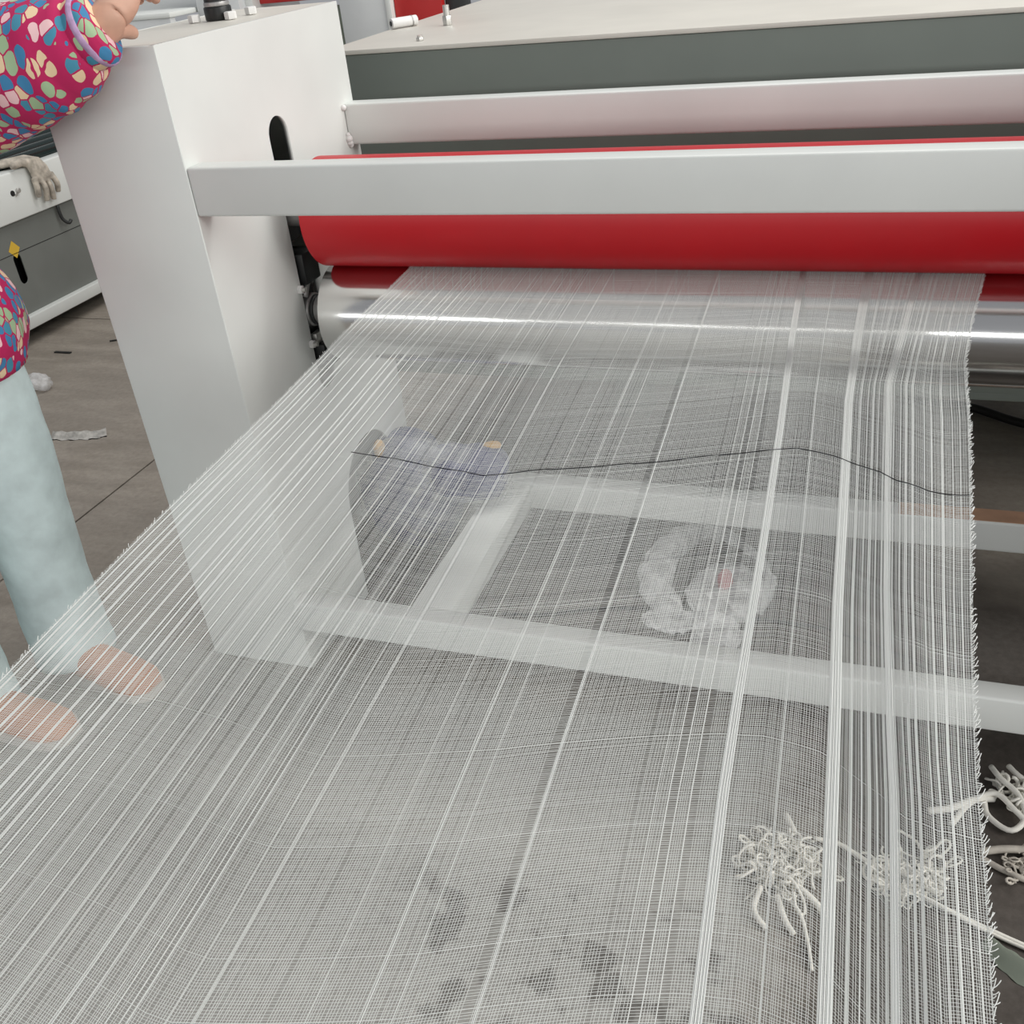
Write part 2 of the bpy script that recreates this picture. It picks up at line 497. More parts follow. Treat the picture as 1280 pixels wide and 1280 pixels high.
# jack screw with black sleeve on the column top, and bolt heads beside it
post = cyl('jack_sleeve', (-0.122, 0.365, H), (-0.122, 0.365, H + 0.022), 0.0245, 'black', mach, 32, bev=0.002)
cyl('grey_ring', (-0.122, 0.365, H + 0.022), (-0.122, 0.365, H + 0.030), 0.0225, 'grey_steel', post, 32, bev=0.002)
cyl('screw_rod', (-0.122, 0.365, H + 0.030), (-0.122, 0.365, H + 0.20), 0.021, 'black', post, 32)
for (x, y) in ((-0.157, 0.338), (-0.088, 0.350), (-0.092, 0.425), (-0.155, 0.43)):
    b = cyl('cap_bolt', (x, y, H), (x, y, H + 0.013), 0.011, 'weld', mach, 6, bev=0.002)

# ------------------------------------------------------------------ feeding table behind the rollers
tab = empty('feed_table', (1.0, 1.4, 0), 'long cream-topped table with grey-green front behind the rollers', 'table')
TX0, TX1, TY0, TY1, TZ = -0.165, 2.6, 0.785, 2.08, 1.089
box('table_front', TX0 + 0.004, TX1, TY0 + 0.003, TY0 + 0.045, 0.34, TZ - 0.010, 'bed_front', tab, 0.004)
box('table_side', TX0 + 0.003, TX0 + 0.043, TY0 + 0.045, TY1, 0.34, TZ - 0.010, 'bed_front', tab, 0.003)
box('table_side', TX1 - 0.04, TX1, TY0 + 0.045, TY1, 0.34, TZ - 0.010, 'bed_front', tab, 0.003)
box('table_bottom', TX0 + 0.01, TX1 - 0.01, TY0 + 0.012, TY1, 0.32, 0.34, 'bed_front', tab, 0.002)
top = box('table_top', TX0, TX1, TY0, TY1, TZ - 0.010, TZ, 'bed_top', tab, 0.0025)
for x in (0.4, 2.3):
    for y in (1.3, 1.95):
        box('leg', x - 0.05, x + 0.05, y - 0.05, y + 0.05, 0, 0.325, 'bed_front', tab, 0.003)
def stud(x, y, h1, h2, r):
    s = cyl('stud_bolt', (x, y, TZ), (x, y, TZ + h1), r * 1.5, 'zinc', tab, 6, bev=0.001)
    if h2: cyl('thread_end', (x, y, TZ + h1), (x, y, TZ + h2), r, 'zinc', s, 14)
stud(-0.010, 1.165, 0.022, 0.045, 0.008)
stud(0.040, 0.875, 0.007, 0.011, 0.006)
# small white tube lying on the table
ct = empty('plastic_tube', (-0.14, 1.19, TZ), 'small white tube lying on the cream table top', 'tube')
d = Vector((0.62, 0.78, 0)).normalized(); c0 = Vector((-0.158, 1.155, TZ + 0.0130))
cyl('tube_body', c0, c0 + d * 0.072, 0.012, 'weld', ct, 24, bev=0.0015)
cyl('tube_mouth', c0 - d * 0.001, c0 + d * 0.0006, 0.006, 'dark_iron', ct, 20)
cyl('tube_ring', c0 + d * 0.056, c0 + d * 0.059, 0.0128, 'grey_steel', ct, 24)

# ------------------------------------------------------------------ fabric web
def col_fn(pts):
    ys = np.array([p[1] for p in pts])[::-1]; xs = np.array([p[0] for p in pts])[::-1]
    return lambda y: np.interp(y, ys, xs)
CL = col_fn([(0.222, 0.31), (0.234, 0.26), (0.252, 0.032), (0.267, -0.15), (0.286, -0.405), (0.303, -0.584), (0.320, -0.763), (0.330, -0.878), (0.34, -1.1), (0.35, -1.6)])
CA = col_fn([(0.929, 0.31), (0.931, 0.25), (0.939, -0.005), (0.953, -0.30), (0.962, -0.538), (0.968, -0.74), (0.973, -0.862), (0.984, -1.038), (1.0, -1.6)])
CB = col_fn([(1.033, 0.31), (1.031, 0.235), (1.026, 0.032), (1.024, -0.204), (1.032, -0.466), (1.037, -0.628), (1.043, -0.753), (1.047, -0.859), (1.053, -1.019), (1.065, -1.6)])
CC = col_fn([(1.112, 0.31), (1.104, 0.257), (1.084, 0.008), (1.070, -0.152), (1.073, -0.427), (1.076, -0.596), (1.082, -0.762), (1.086, -0.842), (1.090, -1.009), (1.10, -1.6)])
CR = col_fn([(1.204, 0.31), (1.198, 0.272), (1.173, 0.075), (1.159, -0.067), (1.158, -0.23), (1.151, -0.446), (1.146, -0.582), (1.143, -0.702), (1.141, -0.798), (1.142, -0.89), (1.141, -0.995), (1.15, -1.6)])
REF = np.array([CL(-0.4), CA(-0.4), CB(-0.4), CC(-0.4), CR(-0.4)])
REF = np.array([float(v) for v in REF])
DX = np.array([0.28, 0.458, 0.548, 0.635, 0.689, 0.777, 0.895, 0.946, 0.980, 1.023, 1.065, 1.081, 1.112, 1.155])
DY = np.array([-0.424, -0.424, -0.434, -0.450, -0.437, -0.414, -0.368, -0.352, -0.347, -0.357, -0.387, -0.406, -0.417, -0.410]) + 0.405
FZ = 0.7762
def fab(r, s):
    """r: reference x across the web, s: distance along it from the nip (arrays) -> xyz"""
    r = np.asarray(r, float); s = np.asarray(s, float)
    y0 = 0.30 - s
    w = np.clip((0.25 - y0) / 0.5, 0, 1)
    y = y0 + w * np.interp(r, DX, DY)
    ycl = np.clip(y, -1.6, 0.31)
    cols = np.stack([CL(ycl), CA(ycl), CB(ycl), CC(ycl), CR(ycl)])
    k = np.clip(np.searchsorted(REF, r, side='right') - 1, 0, 3)
    t = (r - REF[k]) / (REF[k + 1] - REF[k])
    idx = np.arange(r.size).reshape(r.shape)
    a = np.take_along_axis(cols.reshape(5, -1), k.reshape(1, -1), 0).reshape(r.shape)
    b = np.take_along_axis(cols.reshape(5, -1), (k + 1).reshape(1, -1), 0).reshape(r.shape)
    x = a + t * (b - a)
    on = np.clip((0.2 - y0) / 0.3, 0, 1)
    z = FZ + on * (0.0022 * np.sin(9.0 * y + 5 * r) + 0.0018 * np.sin(21 * r + 3.2 * y))
    rt = np.clip((r - 0.95) / 0.15, 0, 1)
    z = z + on * rt * 0.004 * np.sin(60 * r + 2.5 * y)
    # past the operator's side the web sinks to the floor
    far = np.clip(-1.25 - y0, 0, None)
    z = np.maximum(z - 0.75 * far ** 1.6, 0.006)
    return np.stack([x, y, z], -1)

def thread_mesh(name, tracks, mat, parent, sides=3):
    """tracks: list of (points Nx3, radius) -> one mesh of thin prisms"""
    V = []; F = []; base = 0
    ang = [2 * math.pi * i / sides + math.pi / 2 for i in range(sides)]
    for P, rad in tracks:
        n = len(P)
        T_ = np.gradient(P, axis=0); T_ /= np.linalg.norm(T_, axis=1, keepdims=True) + 1e-12
        side = np.cross(T_, np.array([0, 0, 1.0])); ln = np.linalg.norm(side, axis=1, keepdims=True)
        side = np.where(ln > 1e-4, side / np.maximum(ln, 1e-9), np.array([[1.0, 0, 0]]))
        up = np.cross(side, T_)
        ra = rad if np.isscalar(rad) else np.asarray(rad)[:, None]
        ring = [P + side * (math.cos(a) * ra) + up * (math.sin(a) * ra) for a in ang]
        V.append(np.stack(ring, 1).reshape(-1, 3))
        i = np.arange(n - 1)[:, None] * sides + base
        for k in range(sides):
            k2 = (k + 1) % sides
            F.append(np.concatenate([i + k, i + k2, i + sides + k2, i + sides + k], 1))
        base += n * sides
    V = np.concatenate(V); F = np.concatenate(F)
    off = Vector((0, 0, 0)) if parent is None else Vector(parent.location)
    V = V - np.array(off)
    me = bpy.data.meshes.new(name)
    me.vertices.add(len(V)); me.vertices.foreach_set('co', V.astype(np.float32).ravel())
    me.loops.add(F.size); me.loops.foreach_set('vertex_index', F.astype(np.int32).ravel())
    me.polygons.add(len(F)); me.polygons.foreach_set('loop_start', np.arange(len(F), dtype=np.int32) * 4)
    me.polygons.foreach_set('use_smooth', np.ones(len(F), dtype=bool))
    me.update(calc_edges=True)
    return link(name, me, mat, parent)

web = empty('woven_gauze', (0.75, -0.5, 0), 'sheer white open-weave gauze stretched out of the rollers towards the viewer', 'fabric')
rng_ = np.random.default_rng(11)
GAPS = [(0.823, 0.0055), (0.921, 0.0045), (0.936, 0.003), (0.895, 0.002), (0.70, 0.0018), (0.611, 0.0018), (0.548, 0.002)]
BANDS = [('A', REF[1], 0.0080), ('B', REF[2], 0.0092), ('C', REF[3], 0.0062)]
warps = []
r = REF[0] + 0.001
def zone(r):
    if r < 0.47 or (r < 0.66 and int(r * 55) % 2): return 'L'
    if r > 1.04: return 'R'
    if r > 0.96: return 'M'
    return 'C'
nb = 0
while r < REF[4] - 0.002:
    z = zone(r)
    if z == 'L':
        # a bundle of three or four threads, then an open stretch of singles
        k = rng_.integers(2, 5)
        for q in range(k): warps.append((r + q * 0.0008, 0.00040 if r < 0.47 else 0.00027))
        r += k * 0.0008 + 0.0020
        for q in range(rng_.integers(1, 7)):
            warps.append((r, 0.00018)); r += 0.0020 + rng_.uniform(-.0004, .0006)
        r += 0.0010
    elif z == 'R':
        k = rng_.integers(2, 5)
        for q in range(k): warps.append((r + q * 0.0007, 0.00036))
        r += k * 0.0007 + 0.0019
        for q in range(rng_.integers(1, 5)):
            warps.append((r, 0.00021)); r += 0.0019 + rng_.uniform(-.0004, .0007)
    elif z == 'M':
        warps.append((r, 0.00020)); r += 0.0018 + rng_.uniform(-.0005, .0006)
        if rng_.random() < .07:
            for q in range(3): warps.append((r + q * 0.0006, 0.0003))
            r += 0.0028
    else:
        warps.append((r, 0.00018)); r += 0.0019 + rng_.uniform(-.0003, .00035)
        if rng_.random() < .04: r += 0.0010
        if rng_.random() < .03:
            warps.append((r, 0.00026)); warps.append((r + .0006, 0.0002)); r += 0.0018
warps = [(a, q) for a, q in warps if not any(abs(a - g) < w / 2 for g, w in GAPS) and not any(abs(a - c) < w / 2 for _, c, w in BANDS)]
for c in (0.760, 0.8275, 0.8285, 0.9245, 0.9175, 0.9335, 0.614):
    warps.append((c, 0.00042))
S = np.concatenate([np.linspace(0, 1.5, 110), np.linspace(1.53, 2.35, 24)])
tr = []
for a, q in warps:
    wob = 0.00022 * np.sin(S * rng_.uniform(4, 14) + rng_.uniform(0, 6.3))
    tr.append((fab(np.clip(a + wob, REF[0], REF[4]), S), q))
o = thread_mesh('warp_threads', tr, 'thread', web); o['kind'] = 'stuff'
for nm, c, w in BANDS:
    n = int(w / 0.00066)
    tr = [(fab(c - w / 2 + w * (i + .5 + rng_.uniform(-.3, .3)) / n + 0.0004 * np.sin(S * 5 + c * 90), S) + np.array([0, 0, 0.0003 * (i % 3)]), 0.00043) for i in range(n)]
    o = thread_mesh('warp_band', tr, 'thread', web)
# weft
tr = []
s = 0.012
RXS = np.concatenate([np.linspace(REF[0] - 0.002, 0.94, 34), np.linspace(0.95, REF[4] + 0.002, 30)])
while s < 2.3:
    q = 0.000165 * rng_.uniform(.85, 1.15)
    if rng_.random() < 0.010: q = 0.0003
    amp = 0.00025
    wv = amp * np.sin(RXS * rng_.uniform(8, 16) + rng_.uniform(0, 6.3))
    P = fab(RXS, s + wv); P[:, 2] += 0.0004
    tr.append((P, q))
    p = 0.00215 + rng_.uniform(-.0004, .0004)
    if rng_.random() < 0.012:
        p = 0.0006
    s += p if s < 1.5 else p * 1.6
o = thread_mesh('weft_threads', tr, 'thread', web); o['kind'] = 'stuff'
# the one dark pick
xs = np.linspace(0.455, 1.152, 90)
P = fab(xs, np.full_like(xs, 0.705) + 0.0012 * np.sin(xs * 70)); P[:, 2] += 0.0008
o = thread_mesh('dark_weft_thread', [(P, 0.0006)], 'thread_dark', web); o['label'] = 'single dark thread woven across the gauze'
# cut fringe along both selvedges
tr = []
for edge, sgn, dens in ((REF[4], 1, 0.0042), (REF[0], -1, 0.006)):
    s = 0.05
    while s < 1.6:
        L_ = rng_.uniform(0.002, 0.006) if sgn > 0 else rng_.uniform(0.001, 0.004)
        b0 = fab(np.array([edge]), np.array([s]))[0]
        t = np.linspace(0, 1, 6)[:, None]
        curl = rng_.uniform(-0.001, 0.008) * (1 if sgn > 0 else .4); dz = rng_.uniform(-0.002, 0.003)
        P = b0 + t * np.array([sgn * L_, 0, 0]) + t ** 2 * np.array([0, curl + 0.002, dz])
        P[:, 0] -= sgn * 0.001
        tr.append((P, 0.00034)); s += dens * .7 * rng_.uniform(.5, 1.5)
o = thread_mesh('selvedge_fringe', tr, 'thread', web); o['kind'] = 'stuff'

# ------------------------------------------------------------------ machine along the left
lm = empty('left_machine', (-2.4, 1.9, 0), 'white-railed grey machine with dark green rollers beyond the person', 'machine')
lm.name = 'laminating_machine'
LX = -2.12
LY0, LY1 = 0.35, 2.75
box('upper_rail', LX - 0.07, LX, LY0, LY1, 0.462, 0.636, 'white', lm, 0.005, 3)
lp = plate_outline('side_panel', [(LY0, 0.105), (LY1, 0.105), (LY1, 0.464), (LY0, 0.464)], [slot_poly(1.655, 0.225, 0.345, 0.021)], 0.006,
                   lambda u, v, w: (LX - 0.03 + w, u, v), 'cab_grey', lm)
box('panel_seam', LX - 0.0275, LX - 0.0262, LY0, LY1, 0.345, 0.3475, 'black', lm, 0)
box('cabinet_core', LX - 0.9, LX - 0.075, LY0, LY1, 0.09, 0.46, 'black', lm, 0)
box('lower_rail', LX - 0.06, LX + 0.004, LY0, LY1, 0.063, 0.111, 'white', lm, 0.004, 3)
box('upper_rail', LX - 0.97, LX - 0.90, LY0, LY1, 0.462, 0.80, 'white', lm, 0.005, 3)
for y in (0.6, 1.25, 2.6):
    for x in (LX - 0.13, LX - 0.85):
        box('leg', x - 0.04, x + 0.04, y - 0.04, y + 0.04, 0, 0.095, 'black', lm, 0.002)
for k in range(12):
    x = LX - 0.100 - 0.064 * k
    cyl('green_roller', (x, LY0 + 0.02, 0.640 + 0.008 * k), (x, LY1 - 0.02, 0.640 + 0.008 * k), 0.029, 'tube_green', lm, 32)
bm = bmesh.new()
for (dy, dz) in (((1, 0)), ):
    pass
vs = [bm.verts.new((LX - 0.0262, 1.655 + a, 0.362 + b)) for a, b in ((0.03, 0), (0, 0.034), (-0.03, 0), (0, -0.034))]
vs2 = [bm.verts.new(v.co + Vector((-0.001, 0, 0))) for v in vs]
bm.faces.new(vs); bm.faces.new(vs2[::-1])
for i in range(4): bm.faces.new((vs[i], vs2[i], vs2[(i + 1) % 4], vs[(i + 1) % 4]))
bmesh.ops.recalc_face_normals(bm, faces=bm.faces)
o = from_bm('warning_sticker', bm, 'yellow', lm); o['label'] = 'yellow diamond sticker'
h = cyl('latch_hole', (LX - 0.002, 1.715, 0.562), (LX + 0.001, 1.715, 0.562), 0.011, 'black', lm, 20)
cyl('latch_pin', (LX, 1.742, 0.567), (LX + 0.012, 1.742, 0.567), 0.009, 'zinc', lm, 18, bev=0.002)
cyl('latch_pin', (LX, 1.728, 0.555), (LX + 0.006, 1.728, 0.555), 0.006, 'zinc', lm, 18, bev=0.001)
bm = bmesh.new()
tube(bm, smooth_path([(LX - 0.01, 1.93, 0.462), (LX - 0.01, 1.93, 0.43), (LX - 0.008, 1.935, 0.40), (LX + 0.002, 1.95, 0.382), (LX + 0.004, 1.965, 0.39)], 14), [0.007] * 14, 8)
from_bm('hanging_hook', bm, 'dark_iron', lm, True)

# work glove draped over the upper rail
def skin_object(name, verts, edges, radii, mat, parent, sub=2, root=0):
    me = bpy.data.meshes.new(name)
    off = Vector((0, 0, 0)); p = parent
    while p is not None:
        off += Vector(p.location); p = p.parent
    me.from_pydata([tuple(Vector(v) - off) for v in verts], edges, [])
    o = link(name, me, mat, parent)
    md = o.modifiers.new('skin', 'SKIN'); md.use_smooth_shade = True
    for i, r in enumerate(radii):
        sv = me.skin_vertices[0].data[i]
        sv.radius = (r, r) if not isinstance(r, tuple) else r
        sv.use_root = (i == root)
    o.modifiers.new('sub', 'SUBSURF').levels = sub
    o.modifiers['sub'].render_levels = sub
    return o

def bake(o):
    dg = bpy.context.evaluated_depsgraph_get(); dg.update()
    me = bpy.data.meshes.new_from_object(o.evaluated_get(dg))
    o.modifiers.clear(); old = o.data; o.data = me; bpy.data.meshes.remove(old)
    for p in o.data.polygons: p.use_smooth = True
    return o

gl = empty('work_glove', (-2.1, 1.87, 0.63), 'dirty grey cotton work glove draped over the white rail', 'glove')
gx = LX + 0.012
bm = bmesh.new()
def gtube(pts, n=14):
    q = smooth_path(pts, 16)
    tube(bm, [a[:3] for a in q], [(float(a[3]), float(a[4])) for a in q], n)
# cuff and back of the hand lie on the rail top, the hand bends over the edge
def flat_rings(rows):
    rings = []
    for (x, y, z, wy, th, tilt) in rows:
        ring = []
        for t in np.linspace(0, 2 * math.pi, 24, endpoint=False):
            a = math.cos(t) * wy; b = math.sin(t) * th
            ring.append(Vector((x + b * math.cos(tilt) - 0.35 * a * math.sin(tilt), y + a, z + b * math.sin(tilt))))
        rings.append(ring)
    loft(bm, rings)
flat_rings([(LX - 0.085, 1.79, 0.655, 0.040, 0.016, 1.57), (LX - 0.055, 1.81, 0.657, 0.042, 0.017, 1.5), (LX - 0.02, 1.835, 0.660, 0.046, 0.018, 1.25),
            (gx - 0.002, 1.855, 0.650, 0.050, 0.018, 0.7), (gx + 0.006, 1.865, 0.620, 0.052, 0.017, 0.2), (gx + 0.008, 1.87, 0.585, 0.050, 0.016, 0.0), (gx + 0.008, 1.872, 0.570, 0.044, 0.013, 0.0)])
for dy, ln, b_ in ((-0.046, 0.058, .002), (-0.016, 0.082, .010), (0.014, 0.086, .004), (0.044, 0.066, .010)):
    gtube([(gx + 0.008, 1.871 + dy, 0.592, .012, .013), (gx + 0.010 + b_, 1.873 + dy * 1.12, 0.585 - ln * .5, .0115, .0125), (gx + 0.008, 1.876 + dy * 1.22, 0.585 - ln, .0105, .0105), (gx + 0.007, 1.876 + dy * 1.22, 0.578 - ln, .007, .007)])
gtube([(gx, 1.82, 0.652, .017, .016), (gx + 0.004, 1.785, 0.660, .016, .015), (gx - 0.002, 1.752, 0.655, .014, .013), (gx - 0.004, 1.742, 0.654, .008, .008)])
glove_o = from_bm('glove_body', bm, 'glove', gl, True)
md = glove_o.modifiers.new('remesh', 'REMESH'); md.mode = 'VOXEL'; md.voxel_size = 0.003; md.use_smooth_shade = True
md = glove_o.modifiers.new('smooth', 'SMOOTH'); md.factor = 0.5; md.iterations = 1
bake(glove_o)

# ------------------------------------------------------------------ machines further back
gc = empty('guarded_press', (-1.0, 3.3, 0), 'tall grey press with red guard panels behind the cream table', 'machine')
box('body', -1.27, -1.045, 3.0, 3.7, 0.0, 1.9, 'pale_grey', gc, 0.006)
box('edge_strip', -1.045, -1.018, 2.99, 3.7, 0.0, 1.9, 'white', gc, 0.004)
box('guard_panel', -1.016, -0.795, 3.02, 3.06, 0.35, 1.9, 'panel_red', gc, 0.004)
box('guard_post', -0.793, -0.70, 3.05, 3.12, 0.0, 1.9, 'dark_iron', gc, 0.004)
box('recess_door', -1.36, -1.272, 3.10, 3.14, 0.0, 1.018, 'sage', gc, 0.004)
box('guard_panel', -1.76, -1.28, 3.16, 3.20, 1.045, 1.9, 'panel_red', gc, 0.004)
box('frame_post', -1.80, -1.76, 3.1, 3.2, 0.0, 1.9, 'white', gc, 0.004)
box('body', -2.03, -1.80, 3.05, 3.6, 0.0, 1.9, 'pale_grey', gc, 0.006)
sb = empty('side_bench', (-2.6, 3.3, 0), 'white-topped grey bench seen past the raised hand', 'bench')
box('bench_front', -3.3, -2.05, 2.86, 2.90, 0.10, 1.04, 'pale_grey', sb, 0.003)
box('bench_top', -3.32, -2.04, 2.85, 3.9, 1.04, 1.062, 'white', sb, 0.004)
for x in (-3.2, -2.15):
    for y in (2.95, 3.75): box('leg', x - 0.03, x + 0.03, y - 0.03, y + 0.03, 0, 1.04, 'pale_grey', sb, 0.002)
wc = empty('white_cabinet', (-4.4, 3.6, 0), 'white machine cabinet with a small hand wheel at the far corner', 'cabinet')
box('cabinet_body', -5.6, -3.45, 3.3, 4.3, 0.0, 1.7, 'white', wc, 0.008)
whl = bmesh.new()
tube(whl, [(-3.47 + 0.05 * math.cos(t), 3.27, 1.22 + 0.05 * math.sin(t)) for t in np.linspace(0, 6.283, 30)], [0.007] * 30, 8)
o = from_bm('hand_wheel', whl, 'grey_steel', wc, True)
cyl('wheel_hub', (-3.47, 3.302, 1.22), (-3.47, 3.262, 1.22), 0.014, 'dark_iron', o, 16)

# ------------------------------------------------------------------ person
pe = empty('person', (-0.53, -0.2, 0), 'person in a magenta drop-print jacket and pale jeans reaching onto the white column', 'person')
# body: one continuous skin surface
bv = [(-0.60, -0.20, 0.90), (-0.61, -0.20, 1.08), (-0.60, -0.20, 1.26), (-0.585, -0.20, 1.36), (-0.568, -0.20, 1.42), (-0.548, -0.20, 1.505), (-0.555, -0.20, 1.575)]
be = [(i, i + 1) for i in range(6)]
br = [(0.14, 0.10), (0.12, 0.09), (0.13, 0.09), 0.06, 0.048, 0.088, 0.090]
def chain(start, pts):
    prev = start
    for p, r_ in pts:
        bv.append(p); br.append(r_); be.append((prev, len(bv) - 1)); prev = len(bv) - 1
    return prev
chain(0, [((-0.56, -0.115, 0.84), 0.085), ((-0.515, -0.105, 0.47), 0.055), ((-0.525, -0.105, 0.10), 0.036), ((-0.50, -0.105, 0.045), 0.034), ((-0.40, -0.115, 0.032), 0.028)])
chain(0, [((-0.60, -0.285, 0.84), 0.085), ((-0.575, -0.30, 0.47), 0.055), ((-0.60, -0.30, 0.10), 0.036), ((-0.575, -0.30, 0.045), 0.034), ((-0.475, -0.30, 0.032), 0.028)])
wl_ = chain(2, [((-0.57, -0.08, 1.30), 0.055), ((-0.44, -0.105, 1.125), 0.045), ((-0.36, -0.105, 1.130), 0.042), ((-0.07, -0.068, 1.222), 0.030), ((-0.036, -0.052, 1.240), (0.030, 0.024)), ((-0.032, -0.020, 1.252), (0.036, 0.026))])
# left hand: five fingers closing on the column's front edge
for (a, b_, c_, r_) in (((-0.008, -0.002, 1.272), (-0.004, 0.022, 1.276), (-0.004, 0.040, 1.252), 0.0092),
                        ((-0.024, 0.006, 1.276), (-0.022, 0.034, 1.280), (-0.022, 0.052, 1.254), 0.0095),
                        ((-0.041, 0.006, 1.274), (-0.041, 0.034, 1.276), (-0.041, 0.050, 1.252), 0.0092),
                        ((-0.056, 0.002, 1.268), (-0.058, 0.024, 1.268), (-0.058, 0.040, 1.246), 0.0082)):
    chain(wl_, [(a, r_ * 1.15), (b_, r_), (c_, r_ * 0.85)])
chain(wl_ - 1, [((-0.028, -0.034, 1.228), 0.014), ((-0.030, -0.014, 1.222), 0.0115), ((-0.030, 0.006, 1.216), 0.0100)])
wr_ = chain(2, [((-0.57, -0.34, 1.30), 0.055), ((-0.56, -0.42, 1.06), 0.045), ((-0.42, -0.42, 0.95), 0.030), ((-0.37, -0.415, 0.925), (0.032, 0.02)), ((-0.34, -0.41, 0.905), (0.034, 0.02))])
for k in range(4):
    dy = -0.027 + 0.018 * k
    chain(wr_, [((-0.325, -0.41 + dy, 0.885), 0.0095), ((-0.315, -0.41 + dy * 1.1, 0.86), 0.0085), ((-0.322, -0.41 + dy * 1.1, 0.838), 0.0075)])
chain(wr_ - 1, [((-0.352, -0.375, 0.905), 0.012), ((-0.335, -0.365, 0.885), 0.010), ((-0.327, -0.367, 0.865), 0.009)])
body = bake(skin_object('body', bv, be, br, 'skin', pe, 2, 0))
# head details
bm = bmesh.new()
bmesh.ops.create_uvsphere(bm, u_segments=28, v_segments=20, radius=1.0)
for v in bm.verts:
    f = v.co.copy()
    v.co = Vector((-0.566 + f.x * 0.104, -0.20 + f.y * 0.100, 1.565 + f.z * 0.108))
    if f.x > 0.1 and f.z < 0.42: v.co.x -= 0.115 * (f.x - 0.1) / 0.9 + 0.01
from_bm('hair', bm, 'hair', pe, True)
def lump(name, c, r, mat):
    bm = bmesh.new()
    bmesh.ops.create_icosphere(bm, subdivisions=3, radius=1.0)
    for v in bm.verts: v.co = Vector((c[0] + v.co.x * r[0], c[1] + v.co.y * r[1], c[2] + v.co.z * r[2]))
    return from_bm(name, bm, mat, pe, True)
M['lip'] = plain('lip', (0.45, 0.16, 0.13), 0.5)
for s_ in (-1, 1):
    lump('eye', (-0.470, -0.20 + s_ * 0.027, 1.535), (0.006, 0.011, 0.005), 'hair')
    lump('ear', (-0.562, -0.20 + s_ * 0.082, 1.522), (0.015, 0.012, 0.026), 'skin')
lump('nose', (-0.458, -0.20, 1.512), (0.013, 0.010, 0.019), 'skin')
lump('mouth', (-0.468, -0.20, 1.478), (0.006, 0.020, 0.006), 'lip')
# jacket: torso shell and two sleeves
jk = None
bm = bmesh.new()
pts = [(-0.565, -0.17, 0.705), (-0.562, -0.165, 0.765), (-0.58, -0.18, 0.86), (-0.60, -0.20, 0.98), (-0.605, -0.20, 1.10), (-0.60, -0.20, 1.22), (-0.59, -0.20, 1.31), (-0.58, -0.20, 1.385), (-0.575, -0.20, 1.405)]
rad = [(0.188, 0.205), (0.206, 0.222), (0.20, 0.225), (0.17, 0.205), (0.165, 0.205), (0.16, 0.20), (0.13, 0.18), (0.075, 0.085), (0.062, 0.066)]
P_ = smooth_path([tuple(a) + tuple(b) for a, b in zip(pts, rad)], 40)
ph = 0.7
rings = []
for k, q in enumerate(P_):
    ring = []
    for i in range(40):
        t = 2 * math.pi * i / 40
        w = 1 + 0.02 * math.sin(5 * t + 0.5 * k) + 0.015 * math.sin(3 * t - 0.8 * k)
        ring.append(Vector((q[0] + math.cos(t) * q[3] * w, q[1] + math.sin(t) * q[4] * w, q[2])))
    rings.append(ring)
loft(bm, rings, True)
jk = from_bm('jacket', bm, 'print', pe, True)
def sleeve(pts, rads, seed, n=46):
    bm = bmesh.new()
    q = smooth_path([tuple(a) + (b,) for a, b in zip(pts, rads)], n)
    tube(bm, [a[:3] for a in q], [float(a[3]) for a in q], 26, wrinkle=0.035, seed=seed, freq=2.4)
    return from_bm('sleeve', bm, 'print', pe, True)
sl = sleeve([(-0.58, -0.12, 1.33), (-0.56, -0.075, 1.26), (-0.46, -0.10, 1.150), (-0.36, -0.105, 1.138), (-0.30, -0.10, 1.155), (-0.219, -0.09, 1.180), (-0.157, -0.085, 1.195), (-0.108, -0.075, 1.210), (-0.073, -0.070, 1.221), (-0.060, -0.067, 1.225)],
            [0.075, 0.085, 0.092, 0.094, 0.092, 0.088, 0.083, 0.074, 0.060, 0.044], 3)
bm = bmesh.new()
q = smooth_path([(-0.085, -0.072, 1.217, 0.046), (-0.060, -0.067, 1.225, 0.050), (-0.044, -0.064, 1.231, 0.049), (-0.034, -0.061, 1.235, 0.041)], 12)
tube(bm, [a[:3] for a in q], [float(a[3]) for a in q], 26, wrinkle=0.02, seed=4)
o = from_bm('cuff', bm, 'print', sl, True)
bm = bmesh.new()
q = smooth_path([(-0.052, -0.0655, 1.2285, 0.0500), (-0.047, -0.0645, 1.2302, 0.0512), (-0.042, -0.0635, 1.232, 0.0490)], 6)
tube(bm, [a[:3] for a in q], [float(a[3]) for a in q], 26)
M['lilac'] = plain('lilac_trim', (0.55, 0.36, 0.58), 0.8, noise=0.4, nscale=60)
o = from_bm('cuff_trim', bm, 'lilac', sl, True); o['label'] = 'lilac cuff trim'
sleeve([(-0.58, -0.30, 1.33), (-0.58, -0.36, 1.25), (-0.57, -0.42, 1.06), (-0.50, -0.425, 1.00), (-0.43, -0.42, 0.955)], [0.075, 0.082, 0.076, 0.066, 0.050], 8)
